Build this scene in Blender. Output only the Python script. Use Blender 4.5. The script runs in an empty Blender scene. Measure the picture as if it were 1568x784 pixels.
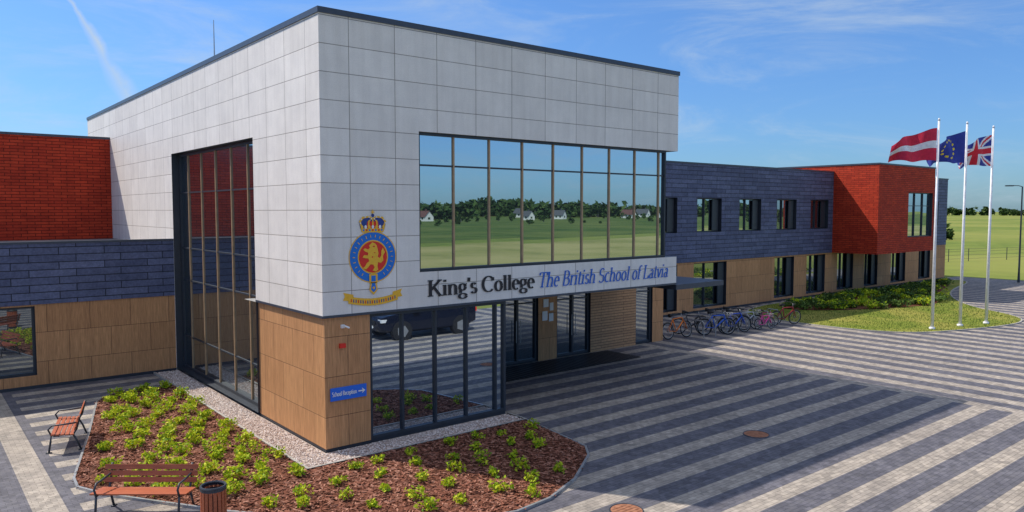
import bpy, math, random
from mathutils import Vector, Matrix
random.seed(7)
R=random.uniform
S=bpy.context.scene
# ---------------------------------------------------------------- materials
class NT:
    def __init__(s,name):
        s.m=bpy.data.materials.new(name); s.m.use_nodes=True
        s.t=s.m.node_tree; s.b=s.t.nodes['Principled BSDF']; s._c=None
    def n(s,ty,**k):
        x=s.t.nodes.new(ty)
        for a,b in k.items(): setattr(x,a,b)
        return x
    def set(s,sock,v):
        if hasattr(v,'is_output') : s.t.links.new(v,sock)
        elif v is not None: sock.default_value=v
    def math(s,op,a,b=None,c=None):
        x=s.n('ShaderNodeMath',operation=op); s.set(x.inputs[0],a)
        if b is not None: s.set(x.inputs[1],b)
        if c is not None: s.set(x.inputs[2],c)
        return x.outputs[0]
    def co(s):
        if s._c is None: s._c=s.n('ShaderNodeTexCoord').outputs['Object']
        return s._c
    def xyz(s):
        x=s.n('ShaderNodeSeparateXYZ'); s.set(x.inputs[0],s.co()); return x.outputs
    def comb(s,a,b,c=0.0):
        x=s.n('ShaderNodeCombineXYZ'); s.set(x.inputs[0],a);s.set(x.inputs[1],b);s.set(x.inputs[2],c); return x.outputs[0]
    def noise(s,sc,det=4,vec=None,rough=.55):
        x=s.n('ShaderNodeTexNoise'); x.inputs['Scale'].default_value=sc; x.inputs['Detail'].default_value=det
        x.inputs['Roughness'].default_value=rough
        s.set(x.inputs['Vector'],vec if vec is not None else s.co()); return x.outputs['Fac']
    def ramp(s,f,stops):
        x=s.n('ShaderNodeValToRGB'); s.set(x.inputs[0],f); e=x.color_ramp.elements
        while len(e)<len(stops): e.new(.5)
        for q,(p,c) in zip(e,stops):
            q.position=p; q.color=(c[0],c[1],c[2],1)
        return x.outputs[0]
    def mix(s,f,a,b,bt='MIX'):
        x=s.n('ShaderNodeMix',data_type='RGBA',blend_type=bt); s.set(x.inputs[0],f)
        for i,v in ((6,a),(7,b)):
            if isinstance(v,tuple) and len(v)==3: v=v+(1,)
            s.set(x.inputs[i],v)
        return x.outputs[2]
    def brick(s,vec,w,h,mort,c1,c2,cm,off=.5,smooth=.1):
        x=s.n('ShaderNodeTexBrick'); x.offset=off; s.set(x.inputs['Vector'],vec)
        x.inputs['Scale'].default_value=1; x.inputs['Brick Width'].default_value=w; x.inputs['Row Height'].default_value=h
        x.inputs['Mortar Size'].default_value=mort; x.inputs['Mortar Smooth'].default_value=smooth
        for nm,c in (('Color1',c1),('Color2',c2),('Mortar',cm)): x.inputs[nm].default_value=(c[0],c[1],c[2],1)
        return x.outputs
    def bump(s,h,st=.3,d=.02):
        x=s.n('ShaderNodeBump'); x.inputs['Strength'].default_value=st; x.inputs['Distance'].default_value=d
        s.set(x.inputs['Height'],h); s.t.links.new(x.outputs[0],s.b.inputs['Normal'])
    def fin(s,col,rough=.6,metal=0.0,spec=.5):
        if isinstance(col,tuple): col=(col[0],col[1],col[2],1)
        s.set(s.b.inputs['Base Color'],col); s.set(s.b.inputs['Roughness'],rough)
        s.b.inputs['Metallic'].default_value=metal; s.b.inputs['Specular IOR Level'].default_value=spec
        return s.m
def plain(name,c,rough=.5,metal=0.0,var=.12,sc=6):
    n=NT(name); f=n.noise(sc,3)
    col=n.ramp(f,[(.3,tuple(k*(1-var) for k in c)),(.7,tuple(min(1,k*(1+var)) for k in c))])
    return n.fin(col,rough,metal)
def wallvec(n,du=0.0,dz=0.0):
    x,y,z=n.xyz()
    u=n.math('ADD',n.math('ADD',x,y),du); return n.comb(u,n.math('ADD',z,dz))

def m_white():
    n=NT('light_cladding_panels'); v=wallvec(n,-.73+12,-.02)
    b=n.brick(v,1.2,.62,.008,(.87,.82,.77),(.80,.75,.70),(.27,.23,.2),off=0.0)
    f=n.noise(1.3,6,rough=.7); g=n.noise(45,3)
    c=n.mix(1.0,b[0],n.ramp(f,[(.3,(.9,.89,.89)),(.7,(1.05,1.04,1.03))]),'MULTIPLY')
    c=n.mix(1.0,c,n.ramp(g,[(.35,(.94,.94,.94)),(.65,(1.04,1.04,1.04))]),'MULTIPLY')
    x,y,z=n.xyz()
    st=n.noise(1.0,5,n.comb(n.math('MULTIPLY',n.math('ADD',x,y),5.0),n.math('MULTIPLY',z,.35)),.6)
    c=n.mix(1.0,c,n.ramp(st,[(.35,(.94,.935,.93)),(.6,(1.01,1.01,1.01))]),'MULTIPLY')
    n.bump(n.math('SUBTRACT',1.0,b[1]),.4,.01); return n.fin(c,.55)
def m_wood():
    n=NT('wood_cladding'); v=wallvec(n,12,.1)
    b=n.brick(v,1.21,.93,.006,(.62,.33,.155),(.54,.28,.13),(.10,.05,.028),off=0.5)
    x,y,z=n.xyz(); u=n.math('ADD',x,y)
    pl=n.brick(n.comb(u,z),.1,50,.002,(1.04,1.04,1.03),(.92,.91,.90),(.76,.71,.66),off=0)
    gr=n.noise(1.0,6,n.comb(n.math('MULTIPLY',u,42.0),n.math('MULTIPLY',z,2.0)),.7)
    c=n.mix(1.0,b[0],pl[0],'MULTIPLY')
    c=n.mix(1.0,c,n.ramp(gr,[(.3,(.62,.57,.52)),(.68,(1.15,1.12,1.1))]),'MULTIPLY')
    n.bump(n.math('SUBTRACT',1.0,b[1]),.4,.01); return n.fin(c,.6,spec=.3)
def m_slat():
    n=NT('wood_slat_cladding'); v=wallvec(n,12,0)
    b=n.brick(v,2.6,.11,.009,(.58,.31,.145),(.46,.24,.112),(.06,.03,.018),off=.5)
    gr=n.noise(9,4); c=n.mix(1.0,b[0],n.ramp(gr,[(.3,(.8,.8,.8)),(.7,(1.1,1.1,1.1))]),'MULTIPLY')
    n.bump(n.math('SUBTRACT',1.0,b[1]),.5,.01); return n.fin(c,.6)
def m_slate():
    n=NT('blue_slate_cladding'); v=wallvec(n,12,.03)
    b=n.brick(v,1.3,.235,.014,(.125,.145,.245),(.080,.094,.170),(.022,.025,.04),off=.37)
    f=n.noise(2.2,6,rough=.75); g=n.noise(16,4)
    c=n.mix(1.0,b[0],n.ramp(f,[(.3,(.78,.78,.8)),(.7,(1.25,1.22,1.2))]),'MULTIPLY')
    c=n.mix(1.0,c,n.ramp(g,[(.3,(.8,.8,.8)),(.7,(1.2,1.2,1.2))]),'MULTIPLY')
    n.bump(n.math('SUBTRACT',n.math('MULTIPLY',g,.6),b[1]),.6,.02); return n.fin(c,.6,spec=.3)
def m_red():
    n=NT('red_clay_cladding'); v=wallvec(n,12,0)
    b=n.brick(v,.5,.125,.011,(.54,.054,.020),(.40,.034,.014),(.09,.010,.006),off=.43)
    f=n.noise(3,5,rough=.7)
    c=n.mix(1.0,b[0],n.ramp(f,[(.3,(.82,.8,.8)),(.7,(1.18,1.15,1.15))]),'MULTIPLY')
    n.bump(n.math('SUBTRACT',1.0,b[1]),.6,.015); return n.fin(c,.7,spec=.2)
def m_paving():
    n=NT('striped_block_paving'); x,y,z=n.xyz()
    a=n.math('LESS_THAN',n.math('FRACT',n.math('DIVIDE',n.math('ADD',y,200.15),1.0)),.45)
    b=n.math('LESS_THAN',n.math('FRACT',n.math('DIVIDE',n.math('ADD',x,200.0),1.15)),.46)
    reg=n.math('MULTIPLY',n.math('GREATER_THAN',x,-4.9),n.math('LESS_THAN',x,16.6))
    st=n.math('ADD',b,n.math('MULTIPLY',reg,n.math('SUBTRACT',a,b)))
    bd=n.math('LESS_THAN',n.math('ABSOLUTE',n.math('SUBTRACT',x,16.6)),.24)
    st=n.math('MAXIMUM',st,bd)
    br=n.brick(n.comb(x,y),.2,.1,.005,(1.12,1.12,1.12),(.82,.82,.84),(.5,.5,.5))
    wn=n.n('ShaderNodeTexVoronoi'); wn.inputs['Scale'].default_value=6; n.set(wn.inputs['Vector'],n.co())
    base=n.mix(st,(.120,.118,.140),(.36,.318,.272))
    c=n.mix(1.0,base,br[0],'MULTIPLY')
    sp=n.n('ShaderNodeSeparateColor'); n.t.links.new(wn.outputs['Color'],sp.inputs[0])
    c=n.mix(1.0,c,n.ramp(sp.outputs[0],[(0,(.80,.80,.80)),(1,(1.20,1.19,1.18))]),'MULTIPLY')
    c=n.mix(1.0,c,n.ramp(n.noise(.35,6,rough=.7),[(.3,(.78,.78,.80)),(.7,(1.16,1.15,1.13))]),'MULTIPLY')
    c=n.mix(n.ramp(n.noise(3.5,6,rough=.75),[(.5,(0,0,0)),(.8,(.45,.45,.45))]),c,(.2,.19,.18))
    n.bump(n.math('SUBTRACT',1.0,br[1]),.4,.01); return n.fin(c,.75,spec=.3)
def m_noise(name,c1,c2,sc,rough=.9,bump=0,det=6,c3=None,sc2=.05):
    n=NT(name); f=n.noise(sc,det,rough=.7)
    c=n.ramp(f,[(.32,c1),(.68,c2)])
    if c3: c=n.mix(n.ramp(n.noise(sc2,4),[(.42,(0,0,0)),(.62,(1,1,1))]),c,n.mix(f,c3,c2))
    if bump: n.bump(f,bump,.03)
    return n.fin(c,rough,spec=.2)
def m_island(name,stops,rough=.8,trans=0):
    n=NT(name); g=n.n('ShaderNodeNewGeometry'); c=n.ramp(g.outputs['Random Per Island'],stops)
    n.fin(c,rough,spec=.2)
    if trans:
        tr=n.n('ShaderNodeBsdfTranslucent'); n.t.links.new(c,tr.inputs[0])
        mx=n.n('ShaderNodeMixShader'); mx.inputs[0].default_value=trans
        n.t.links.new(n.b.outputs[0],mx.inputs[1]); n.t.links.new(tr.outputs[0],mx.inputs[2])
        n.t.links.new(mx.outputs[0],n.t.nodes['Material Output'].inputs[0])
    return n.m
def m_glass(name,dark,lo,hi,rough=.008,col=(.78,.91,1,1)):
    n=NT(name); n.fin(dark,.3)
    gl=n.n('ShaderNodeBsdfGlossy'); gl.inputs['Roughness'].default_value=rough; gl.inputs['Color'].default_value=col
    lw=n.n('ShaderNodeLayerWeight'); lw.inputs[0].default_value=.35
    mr=n.n('ShaderNodeMapRange'); n.set(mr.inputs[0],lw.outputs['Facing']); mr.inputs[3].default_value=lo; mr.inputs[4].default_value=hi
    mx=n.n('ShaderNodeMixShader'); n.set(mx.inputs[0],mr.outputs[0])
    n.t.links.new(n.b.outputs[0],mx.inputs[1]); n.t.links.new(gl.outputs[0],mx.inputs[2])
    n.t.links.new(mx.outputs[0],n.t.nodes['Material Output'].inputs[0]); return n.m
WHITE=m_white();WOOD=m_wood();SLAT=m_slat();SLATE=m_slate();RED=m_red();PAVE=m_paving()
DARK=plain('anthracite_metal',(.03,.036,.048),.45,0);BLACK=plain('black_rubber',(.012,.012,.014),.8)
TRIM=plain('roof_edge_metal',(.05,.06,.085),.4);TAN=plain('bronze_mullion',(.42,.27,.15),.45)
ROOFM=m_noise('roof_membrane',(.16,.16,.17),(.24,.24,.25),1.2)
GLASS=m_glass('window_glass',(.010,.016,.026),.52,.82,.008,(.74,.90,1,1));GLASS2=m_glass('tinted_glass',(.010,.013,.02),.24,.72);GLASS3=m_glass('lobby_glass',(.008,.014,.026),.6,.92,.005,(.72,.86,1,1))
SOFF=plain('soffit_panel',(.3,.29,.28),.6)
STEEL=plain('galvanised_steel',(.42,.43,.44),.4,.6);POLE=plain('white_painted_pole',(.8,.8,.82),.35)
def m_benchwood():
    n=NT('stained_bench_wood'); x,y,z=n.xyz()
    f=n.noise(1,5,n.comb(n.math('MULTIPLY',x,3.0),n.math('MULTIPLY',y,40.0),n.math('MULTIPLY',z,40.0)),.7)
    return n.fin(n.ramp(f,[(.3,(.28,.055,.02)),(.7,(.48,.13,.05))]),.5)
BWOOD=m_benchwood()
GRASS=m_noise('lawn_grass',(.09,.135,.015),(.22,.25,.035),3.5,1,.6,8,(.32,.26,.07),.35)
FIELD=m_noise('meadow_grass',(.085,.13,.018),(.19,.23,.04),.35,1,.4,9,(.28,.26,.07),.018)
ROUGH=m_noise('rough_grass',(.035,.07,.010),(.095,.14,.022),.12,1,.4,9,(.15,.16,.04),.03)
MOWN=m_noise('mown_grass',(.17,.18,.05),(.30,.28,.09),.3,1,.4,9,(.38,.32,.14),.05)
MULCH=m_noise('bark_mulch',(.07,.024,.013),(.23,.088,.054),14,1,.8)
ASPH=m_noise('asphalt',(.10,.10,.105),(.15,.15,.15),3,.9)
CHIP=m_island('bark_chips',[(0,(.08,.028,.016)),(.5,(.25,.092,.056)),(1,(.40,.20,.14))])
PEB=m_island('pebbles',[(0,(.34,.24,.20)),(.4,(.58,.46,.40)),(1,(.78,.70,.64))])
LEAF=m_island('lime_leaves',[(0,(.10,.22,.010)),(.4,(.36,.50,.015)),(1,(.72,.72,.04))],.6,.3)
LEAFD=m_island('green_leaves',[(0,(.03,.07,.015)),(.6,(.08,.15,.025)),(1,(.17,.24,.045))],.6,.2)
TLEAF=m_island('tree_leaves',[(0,(.018,.045,.010)),(.6,(.045,.085,.018)),(1,(.085,.13,.03))],.8)
KERB=plain('concrete_kerb',(.36,.34,.31),.8,0,.15,9);GREYW=plain('white_paint',(.75,.75,.73),.6)
BLUE=plain('sign_blue',(.02,.15,.7),.5,0,.02);GOLD=plain('gold_paint',(.88,.48,.03),.5,0,.06,30);CRED=plain('crest_red',(.75,.025,.012),.5,0,.03)
CBLUE=plain('crest_blue',(.01,.17,.62),.5,0,.03);NAVY=plain('crest_navy',(.02,.05,.25),.5,0,.03);INK=plain('dark_lettering',(.02,.016,.02),.5);WPAINT=plain('white_lettering',(.8,.8,.8),.5,0,.02)
LBLUE=plain('blue_lettering',(.01,.12,.55),.5,0,.02)
# ---------------------------------------------------------------- mesh builder
class MB:
    def __init__(s): s.v=[];s.f=[];s.mi=[];s.ms=[]
    def mat(s,m):
        if m not in s.ms: s.ms.append(m)
        return s.ms.index(m)
    def face(s,pts,m):
        b=len(s.v); s.v+= [tuple(p) for p in pts]; s.f.append(tuple(range(b,b+len(pts)))); s.mi.append(s.mat(m))
    def add(s,vs,fs,m):
        b=len(s.v); s.v+=[tuple(p) for p in vs]; k=s.mat(m)
        for f in fs: s.f.append(tuple(b+i for i in f)); s.mi.append(k)
    def box(s,x0,x1,y0,y1,z0,z1,m,M=None):
        vs=[Vector((x,y,z)) for x in (x0,x1) for y in (y0,y1) for z in (z0,z1)]
        if M: vs=[M@q for q in vs]
        s.add(vs,[(0,1,3,2),(4,6,7,5),(0,4,5,1),(2,3,7,6),(0,2,6,4),(1,5,7,3)],m)
    def tube(s,pts,r,m,seg=8,cap=True,closed=False):
        pts=[Vector(p) for p in pts]; n=len(pts); rr=r if isinstance(r,(list,tuple)) else [r]*n
        vs=[];fs=[]; up=None
        for i,p in enumerate(pts):
            if closed: t=pts[(i+1)%n]-pts[i-1]
            else: t=pts[min(i+1,n-1)]-pts[max(i-1,0)]
            t.normalize()
            if up is None:
                up=Vector((0,0,1)) if abs(t.z)<.9 else Vector((1,0,0))
            a=t.cross(up).normalized(); b=a.cross(t).normalized(); up=b
            for k in range(seg):
                q=2*math.pi*k/seg; vs.append(p+(a*math.cos(q)+b*math.sin(q))*rr[i])
        for i in range(n if closed else n-1):
            j=(i+1)%n
            for k in range(seg):
                l=(k+1)%seg; fs.append((i*seg+k,i*seg+l,j*seg+l,j*seg+k))
        if cap and not closed:
            fs.append(tuple(range(seg))[::-1]); fs.append(tuple((n-1)*seg+k for k in range(seg)))
        s.add(vs,fs,m)
    def ring(s,c,rad,r,m,axis='y',seg=28,ts=6):
        pts=[]
        for i in range(seg):
            a=2*math.pi*i/seg; ca,sa=math.cos(a)*rad,math.sin(a)*rad
            pts.append((c[0]+ca,c[1],c[2]+sa) if axis=='y' else ((c[0]+ca,c[1]+sa,c[2])))
        s.tube(pts,r,m,ts,closed=True)
    def build(s,name,parent=None,smooth=False,M=None):
        me=bpy.data.meshes.new(name); me.from_pydata(s.v,[],s.f)
        for m in s.ms: me.materials.append(m)
        me.polygons.foreach_set('material_index',s.mi)
        if smooth: me.polygons.foreach_set('use_smooth',[True]*len(s.f))
        me.update(); o=bpy.data.objects.new(name,me); S.collection.objects.link(o)
        if parent: o.parent=parent
        if M: o.matrix_world=M
        return o
def empty(name,loc=(0,0,0)):
    o=bpy.data.objects.new(name,None); o.location=loc; S.collection.objects.link(o); return o
def flat(name,pts,z,m,parent=None):
    b=MB(); b.face([(x,y,z) for x,y in pts],m); return b.build(name,parent)
def inpoly(x,y,P):
    c=False;j=len(P)-1
    for i in range(len(P)):
        xi,yi=P[i];xj,yj=P[j]
        if (yi>y)!=(yj>y) and x<(xj-xi)*(y-yi)/(yj-yi)+xi: c=not c
        j=i
    return c
def smoothpoly(P,it=2):
    for _ in range(it):
        Q=[]
        for i in range(len(P)):
            a=P[i];b=P[(i+1)%len(P)]
            Q+=[(a[0]*.75+b[0]*.25,a[1]*.75+b[1]*.25),(a[0]*.25+b[0]*.75,a[1]*.25+b[1]*.75)]
        P=Q
    return P
# ---------------------------------------------------------------- school building
SCH=empty('school_building')
W=MB();F=MB();G=MB()
def PP(ax,c): return (lambda u,z,d:(u,c+d,z)) if ax=='y' else (lambda u,z,d:(c+d,u,z))
def wall(ax,c,u0,u1,z0,z1,m,holes=()):
    P=PP(ax,c)
    us=sorted({u0,u1}|{k for h in holes for k in h[:2] if u0<k<u1}); zs=sorted({z0,z1}|{k for h in holes for k in h[2:4] if z0<k<z1})
    for i in range(len(us)-1):
        for j in range(len(zs)-1):
            cu=(us[i]+us[i+1])/2;cz=(zs[j]+zs[j+1])/2
            if any(h[0]<cu<h[1] and h[2]<cz<h[3] for h in holes): continue
            W.face([P(us[i],zs[j],0),P(us[i+1],zs[j],0),P(us[i+1],zs[j+1],0),P(us[i],zs[j+1],0)],m)
def bar(ax,c,u0,u1,z0,z1,d0,d1,m):
    if ax=='y': F.box(u0,u1,c+d0,c+d1,z0,z1,m)
    else: F.box(c+d0,c+d1,u0,u1,z0,z1,m)
def window(ax,c,u0,u1,z0,z1,depth,mull=(),trans=(),gl=None,fm=None,rm=None,mm=None,fw=.07,mw=.05,wob=.0025,rev=True,mp=.075):
    P=PP(ax,c); gl=gl or GLASS; fm=fm or DARK; rm=rm or DARK; mm=mm or fm
    if rev:
        for a,b in (((u0,z0),(u0,z1)),((u1,z0),(u1,z1)),((u0,z0),(u1,z0)),((u0,z1),(u1,z1))):
            W.face([P(a[0],a[1],0),P(b[0],b[1],0),P(b[0],b[1],depth+.05),P(a[0],a[1],depth+.05)],rm)
    us=[u0]+list(mull)+[u1]; zs=[z0]+list(trans)+[z1]
    for i in range(len(us)-1):
        for j in range(len(zs)-1):
            w=[R(-wob,wob) for _ in range(3)]; w.append(w[0]+w[2]-w[1])
            G.face([P(us[i],zs[j],depth+w[0]),P(us[i+1],zs[j],depth+w[1]),P(us[i+1],zs[j+1],depth+w[2]),P(us[i],zs[j+1],depth+w[3])],gl)
    e=.004
    bar(ax,c,u0+e,u0+fw,z0+e,z1-e,depth-.07,depth+.03,fm);bar(ax,c,u1-fw,u1-e,z0+e,z1-e,depth-.07,depth+.03,fm)
    bar(ax,c,u0+fw,u1-fw,z0+e,z0+fw,depth-.068,depth+.03,fm);bar(ax,c,u0+fw,u1-fw,z1-fw,z1-e,depth-.068,depth+.03,fm)
    for k in mull: bar(ax,c,k-mw/2,k+mw/2,z0+fw,z1-fw,depth-mp,depth+.02,mm)
    for k in trans:
        pts=[u0+fw]+[q for q in mull]+[u1-fw]
        for i in range(len(pts)-1):
            a=pts[i]+(mw/2 if i else 0); b=pts[i+1]-(mw/2 if i<len(pts)-2 else 0)
            bar(ax,c,a,b,k-.022,k+.022,depth-mp*.7,depth+.02,fm)
H=9.98;ZW=3.2;XE=12.56;ZA=4.07;ZB=7.53
wall('y',0,0,XE,ZW,H,WHITE,[(2.59,XE,ZA,ZB)])
mu=[3.70,4.85,6.0,7.15,8.3,9.45,10.6,11.75]
window('y',0,2.59,12.06,ZA,ZB,.14,mu,[6.72],mm=TAN,rev=False,mw=.045,mp=.04)
W.face([(2.59,0,ZA),(2.59,.2,ZA),(2.59,.2,ZB),(2.59,0,ZB)],DARK)
W.face([(2.59,0,ZA),(XE,0,ZA),(XE,4,ZA),(2.59,4,ZA)],TRIM)
W.face([(2.59,0,ZB),(XE,0,ZB),(XE,4,ZB),(2.59,4,ZB)],SOFF)
window('x',12.06,.16,4,ZA,ZB,0,[1.4,2.7],[6.72],rev=False)
W.face([(12.06,4,ZA),(XE,4,ZA),(XE,4,ZB),(12.06,4,ZB)],WHITE)
wall('x',XE,0,26,ZW,H,WHITE,[(0,4,ZA,ZB)])
wall('x',0,0,26,ZW,H,WHITE,[(4.1,11.74,0,ZB)])
wall('x',0,11.74,26,0,ZW,WHITE)
window('x',0,4.1,11.74,.12,ZB,.3,[5.3,6.65,8.05,9.45,10.85],[1.25,3.2,4.3,6.2],gl=GLASS2,mm=TAN,fw=.09,mw=.045,mp=.035)
wall('y',26,0,XE,0,H,WHITE)
wall('x',.06,.06,4.1,.1,ZW-.06,WOOD);wall('y',.06,.06,1.22,.1,ZW-.06,WOOD)
W.box(.07,.09,.08,4.1,0,.1,DARK)
W.box(.09,1.22,.08,.1,0,.1,DARK)
W.box(-.012,XE+.01,-.012,.2,ZW-.055,ZW+.002,TRIM)
W.box(-.012,.2,.2,4.1,ZW-.055,ZW+.002,TRIM)
W.face([(.0,.0,ZW-.06),(XE,.0,ZW-.06),(XE,5,ZW-.06),(0,5,ZW-.06)],SOFF)
for a in ((-.03,XE+.03,-.03,.3),(-.03,XE+.03,25.8,26.03),(-.03,.3,.3,25.8),(XE-.27,XE+.03,.3,25.8)):
    W.box(a[0],a[1],a[2],a[3],H+.001,H+.13,TRIM)
W.face([(0,0,H-.3),(XE,0,H-.3),(XE,26,H-.3),(0,26,H-.3)],ROOFM)
window('y',.12,1.22,5.4,.1,ZW-.06,.05,[2.15,3.12,4.09,5.06],[],gl=GLASS3,rev=False,fw=.08)
W.box(1.24,5.4,.13,.2,0,.1,DARK)
window('x',5.4,.26,4.98,.1,ZW-.06,0,[1.4,2.6,3.8],[],gl=GLASS2,rev=False)
W.box(5.38,5.43,.2,5,0,.1,DARK)
hs=[(9.0,10.87,0,2.75),(11.8,13.6,0,2.75),(16.25,17.3,0,2.75)]
wall('y',5,5.4,13.6,0,3.14,WOOD,hs);wall('y',5,13.6,16.25,0,3.14,SLAT,hs);wall('y',5,16.25,18.0,0,3.14,WOOD,hs)
window('y',5,9.0,10.87,.02,2.75,.15,[9.93],[2.2],gl=GLASS2,fw=.1,mw=.1);window('y',5,11.8,13.6,.02,2.75,.15,[12.7],[2.2],gl=GLASS2,fw=.1,mw=.1)
window('y',5,16.25,17.3,.02,2.75,.15,[],[2.2],gl=GLASS2,fw=.1)
for hx in (9.83,10.03,12.6,12.8): F.tube([(hx,5.02,.8),(hx,5.02,1.6)],.015,STEEL)
wall('x',18.0,5,9.5,0,3.14,WOOD)
W.face([(XE,5,3.14),(18,5,3.14),(18,9.5,3.14),(XE,9.5,3.14)],ROOFM)
for q in ((11.05,11.3,1.5,1.85),(11.38,11.6,1.45,1.75),(11.1,11.35,2.0,2.3),(11.42,11.6,1.85,2.15)): W.box(q[0],q[1],4.97,4.99,q[2],q[3],WPAINT)
W.box(XE+.012,15.2,.0,4.98,2.96,3.13,TRIM)
# left wing
xl=-34
hl=[(-9.5,-4.15,.42,2.6),(-19,-13,.42,2.6)]
wall('y',11.8,xl,0,0,2.65,WOOD,hl);wall('y',11.77,xl,0,2.65,4.55,SLATE)
W.box(xl,0-.003,11.75,12.0,4.551,4.62,TRIM)
W.box(xl,-.003,11.76,11.79,0,.1,DARK)
W.face([(xl,11.77,2.65),(-.001,11.77,2.65),(-.001,11.8,2.65),(xl,11.8,2.65)],DARK)
window('y',11.8,-9.5,-4.15,.42,2.6,.2,[-7.7,-5.9],[],gl=GLASS2);window('y',11.8,-19,-13,.42,2.6,.2,[-17,-15],[])
W.face([(xl,11.8,4.35),(0,11.8,4.35),(0,26,4.35),(xl,26,4.35)],ROOFM)
wall('y',21.2,xl,-.001,4.35,8.7,RED);W.box(xl,-.003,21.17,21.4,8.701,8.8,TRIM)
W.face([(xl,21.2,8.6),(0,21.2,8.6),(0,30,8.6),(xl,30,8.6)],ROOFM)
wall('x',xl,11.8,30,0,8.5,SLATE)
# right wing
Y=9.5
up=[(22.3,24.5),(26.2,28.4),(30.1,32.3),(34.0,36.2),(37.9,40.1),(51.6,53.8),(55.4,57.4)]
lo=[(22.4,24.6),(26.0,29.0),(33.9,36.1),(37.6,39.9),(41.5,43.7),(45.3,47.3),(49.4,51.8),(54.1,56.2)]
hu=[(a,b,4.4,6.27) for a,b in up]; hl2=[(a,b,.25,2.72) for a,b in lo]
wall('y',Y,18.0,59.1,0,2.8,WOOD,hl2)
wall('y',Y-.03,XE,59.1,2.8,8.08,SLATE,hu)
W.face([(XE,Y-.03,2.8),(59.1,Y-.03,2.8),(59.1,Y,2.8),(XE,Y,2.8)],DARK)
for k,(a,b) in enumerate(up):
    window('y',Y-.03,a,b,4.4,6.27,.3,[a+(b-a)*.42],[],fw=.06,wob=.006,gl=GLASS2 if k in (0,3,4) else GLASS)
    W.box(b-.62,b-.07,Y+.14,Y+.2,4.47,6.2,DARK)
for a,b in lo:
    window('y',Y,a,b,.25,2.72,.3,[a+(b-a)*.42],[],fw=.06,gl=GLASS2,wob=.004)
    W.box(b-.62,b-.07,Y+.14,Y+.2,.32,2.65,DARK)
W.box(XE+.003,59.15,Y-.06,Y+.2,8.081,8.17,TRIM)
W.face([(XE,Y,7.9),(59.1,Y,7.9),(59.1,26,7.9),(XE,26,7.9)],ROOFM)
W.face([(59.1,Y,0),(59.1,26,0),(59.1,26,8.1),(59.1,Y,8.1)],SLATE)
W.box(18,59.1,Y-.02,Y-.002,0,.12,DARK)
wall('x',40.7,6.5,18,2.8,8.5,RED);wall('y',6.5,40.7,49.1,2.8,8.5,RED,[(45.0,48.8,3.8,6.8)])
window('y',6.5,45.0,48.8,3.8,6.8,.2,[46.27,47.53],[5.9])
W.face([(49.1,6.5,2.8),(49.1,18,2.8),(49.1,18,8.5),(49.1,6.5,8.5)],RED)
W.face([(40.7,6.5,2.8),(49.1,6.5,2.8),(49.1,9.47,2.8),(40.7,9.47,2.8)],SOFF)
W.face([(40.7,18,2.8),(49.1,18,2.8),(49.1,18,8.5),(40.7,18,8.5)],RED)
W.face([(40.7,6.5,8.4),(49.1,6.5,8.4),(49.1,18,8.4),(40.7,18,8.4)],ROOFM)
W.box(40.67,49.13,6.47,6.7,8.501,8.6,TRIM);W.box(40.67,40.9,6.7,18,8.501,8.6,TRIM)
W.build('walls_and_roofs',SCH);F.build('window_frames',SCH);G.build('glazing',SCH)
b=MB(); b.tube([(1,10.1,H-.3),(1,10.1,11.9)],[.03,.012],STEEL,6); b.tube([(9,14,H-.3),(9,14,11.0)],[.03,.012],STEEL,6)
b.box(.42,.56,-.01,.056,2.42,2.52,CRED); b.tube([(.5,.05,2.92),(.5,-.1,2.94),(.58,-.16,2.9)],.022,WPAINT,6); b.box(.46,.54,.0,.056,2.88,2.96,WPAINT)
b.build('roof_rods_and_alarm',SCH)
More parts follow.
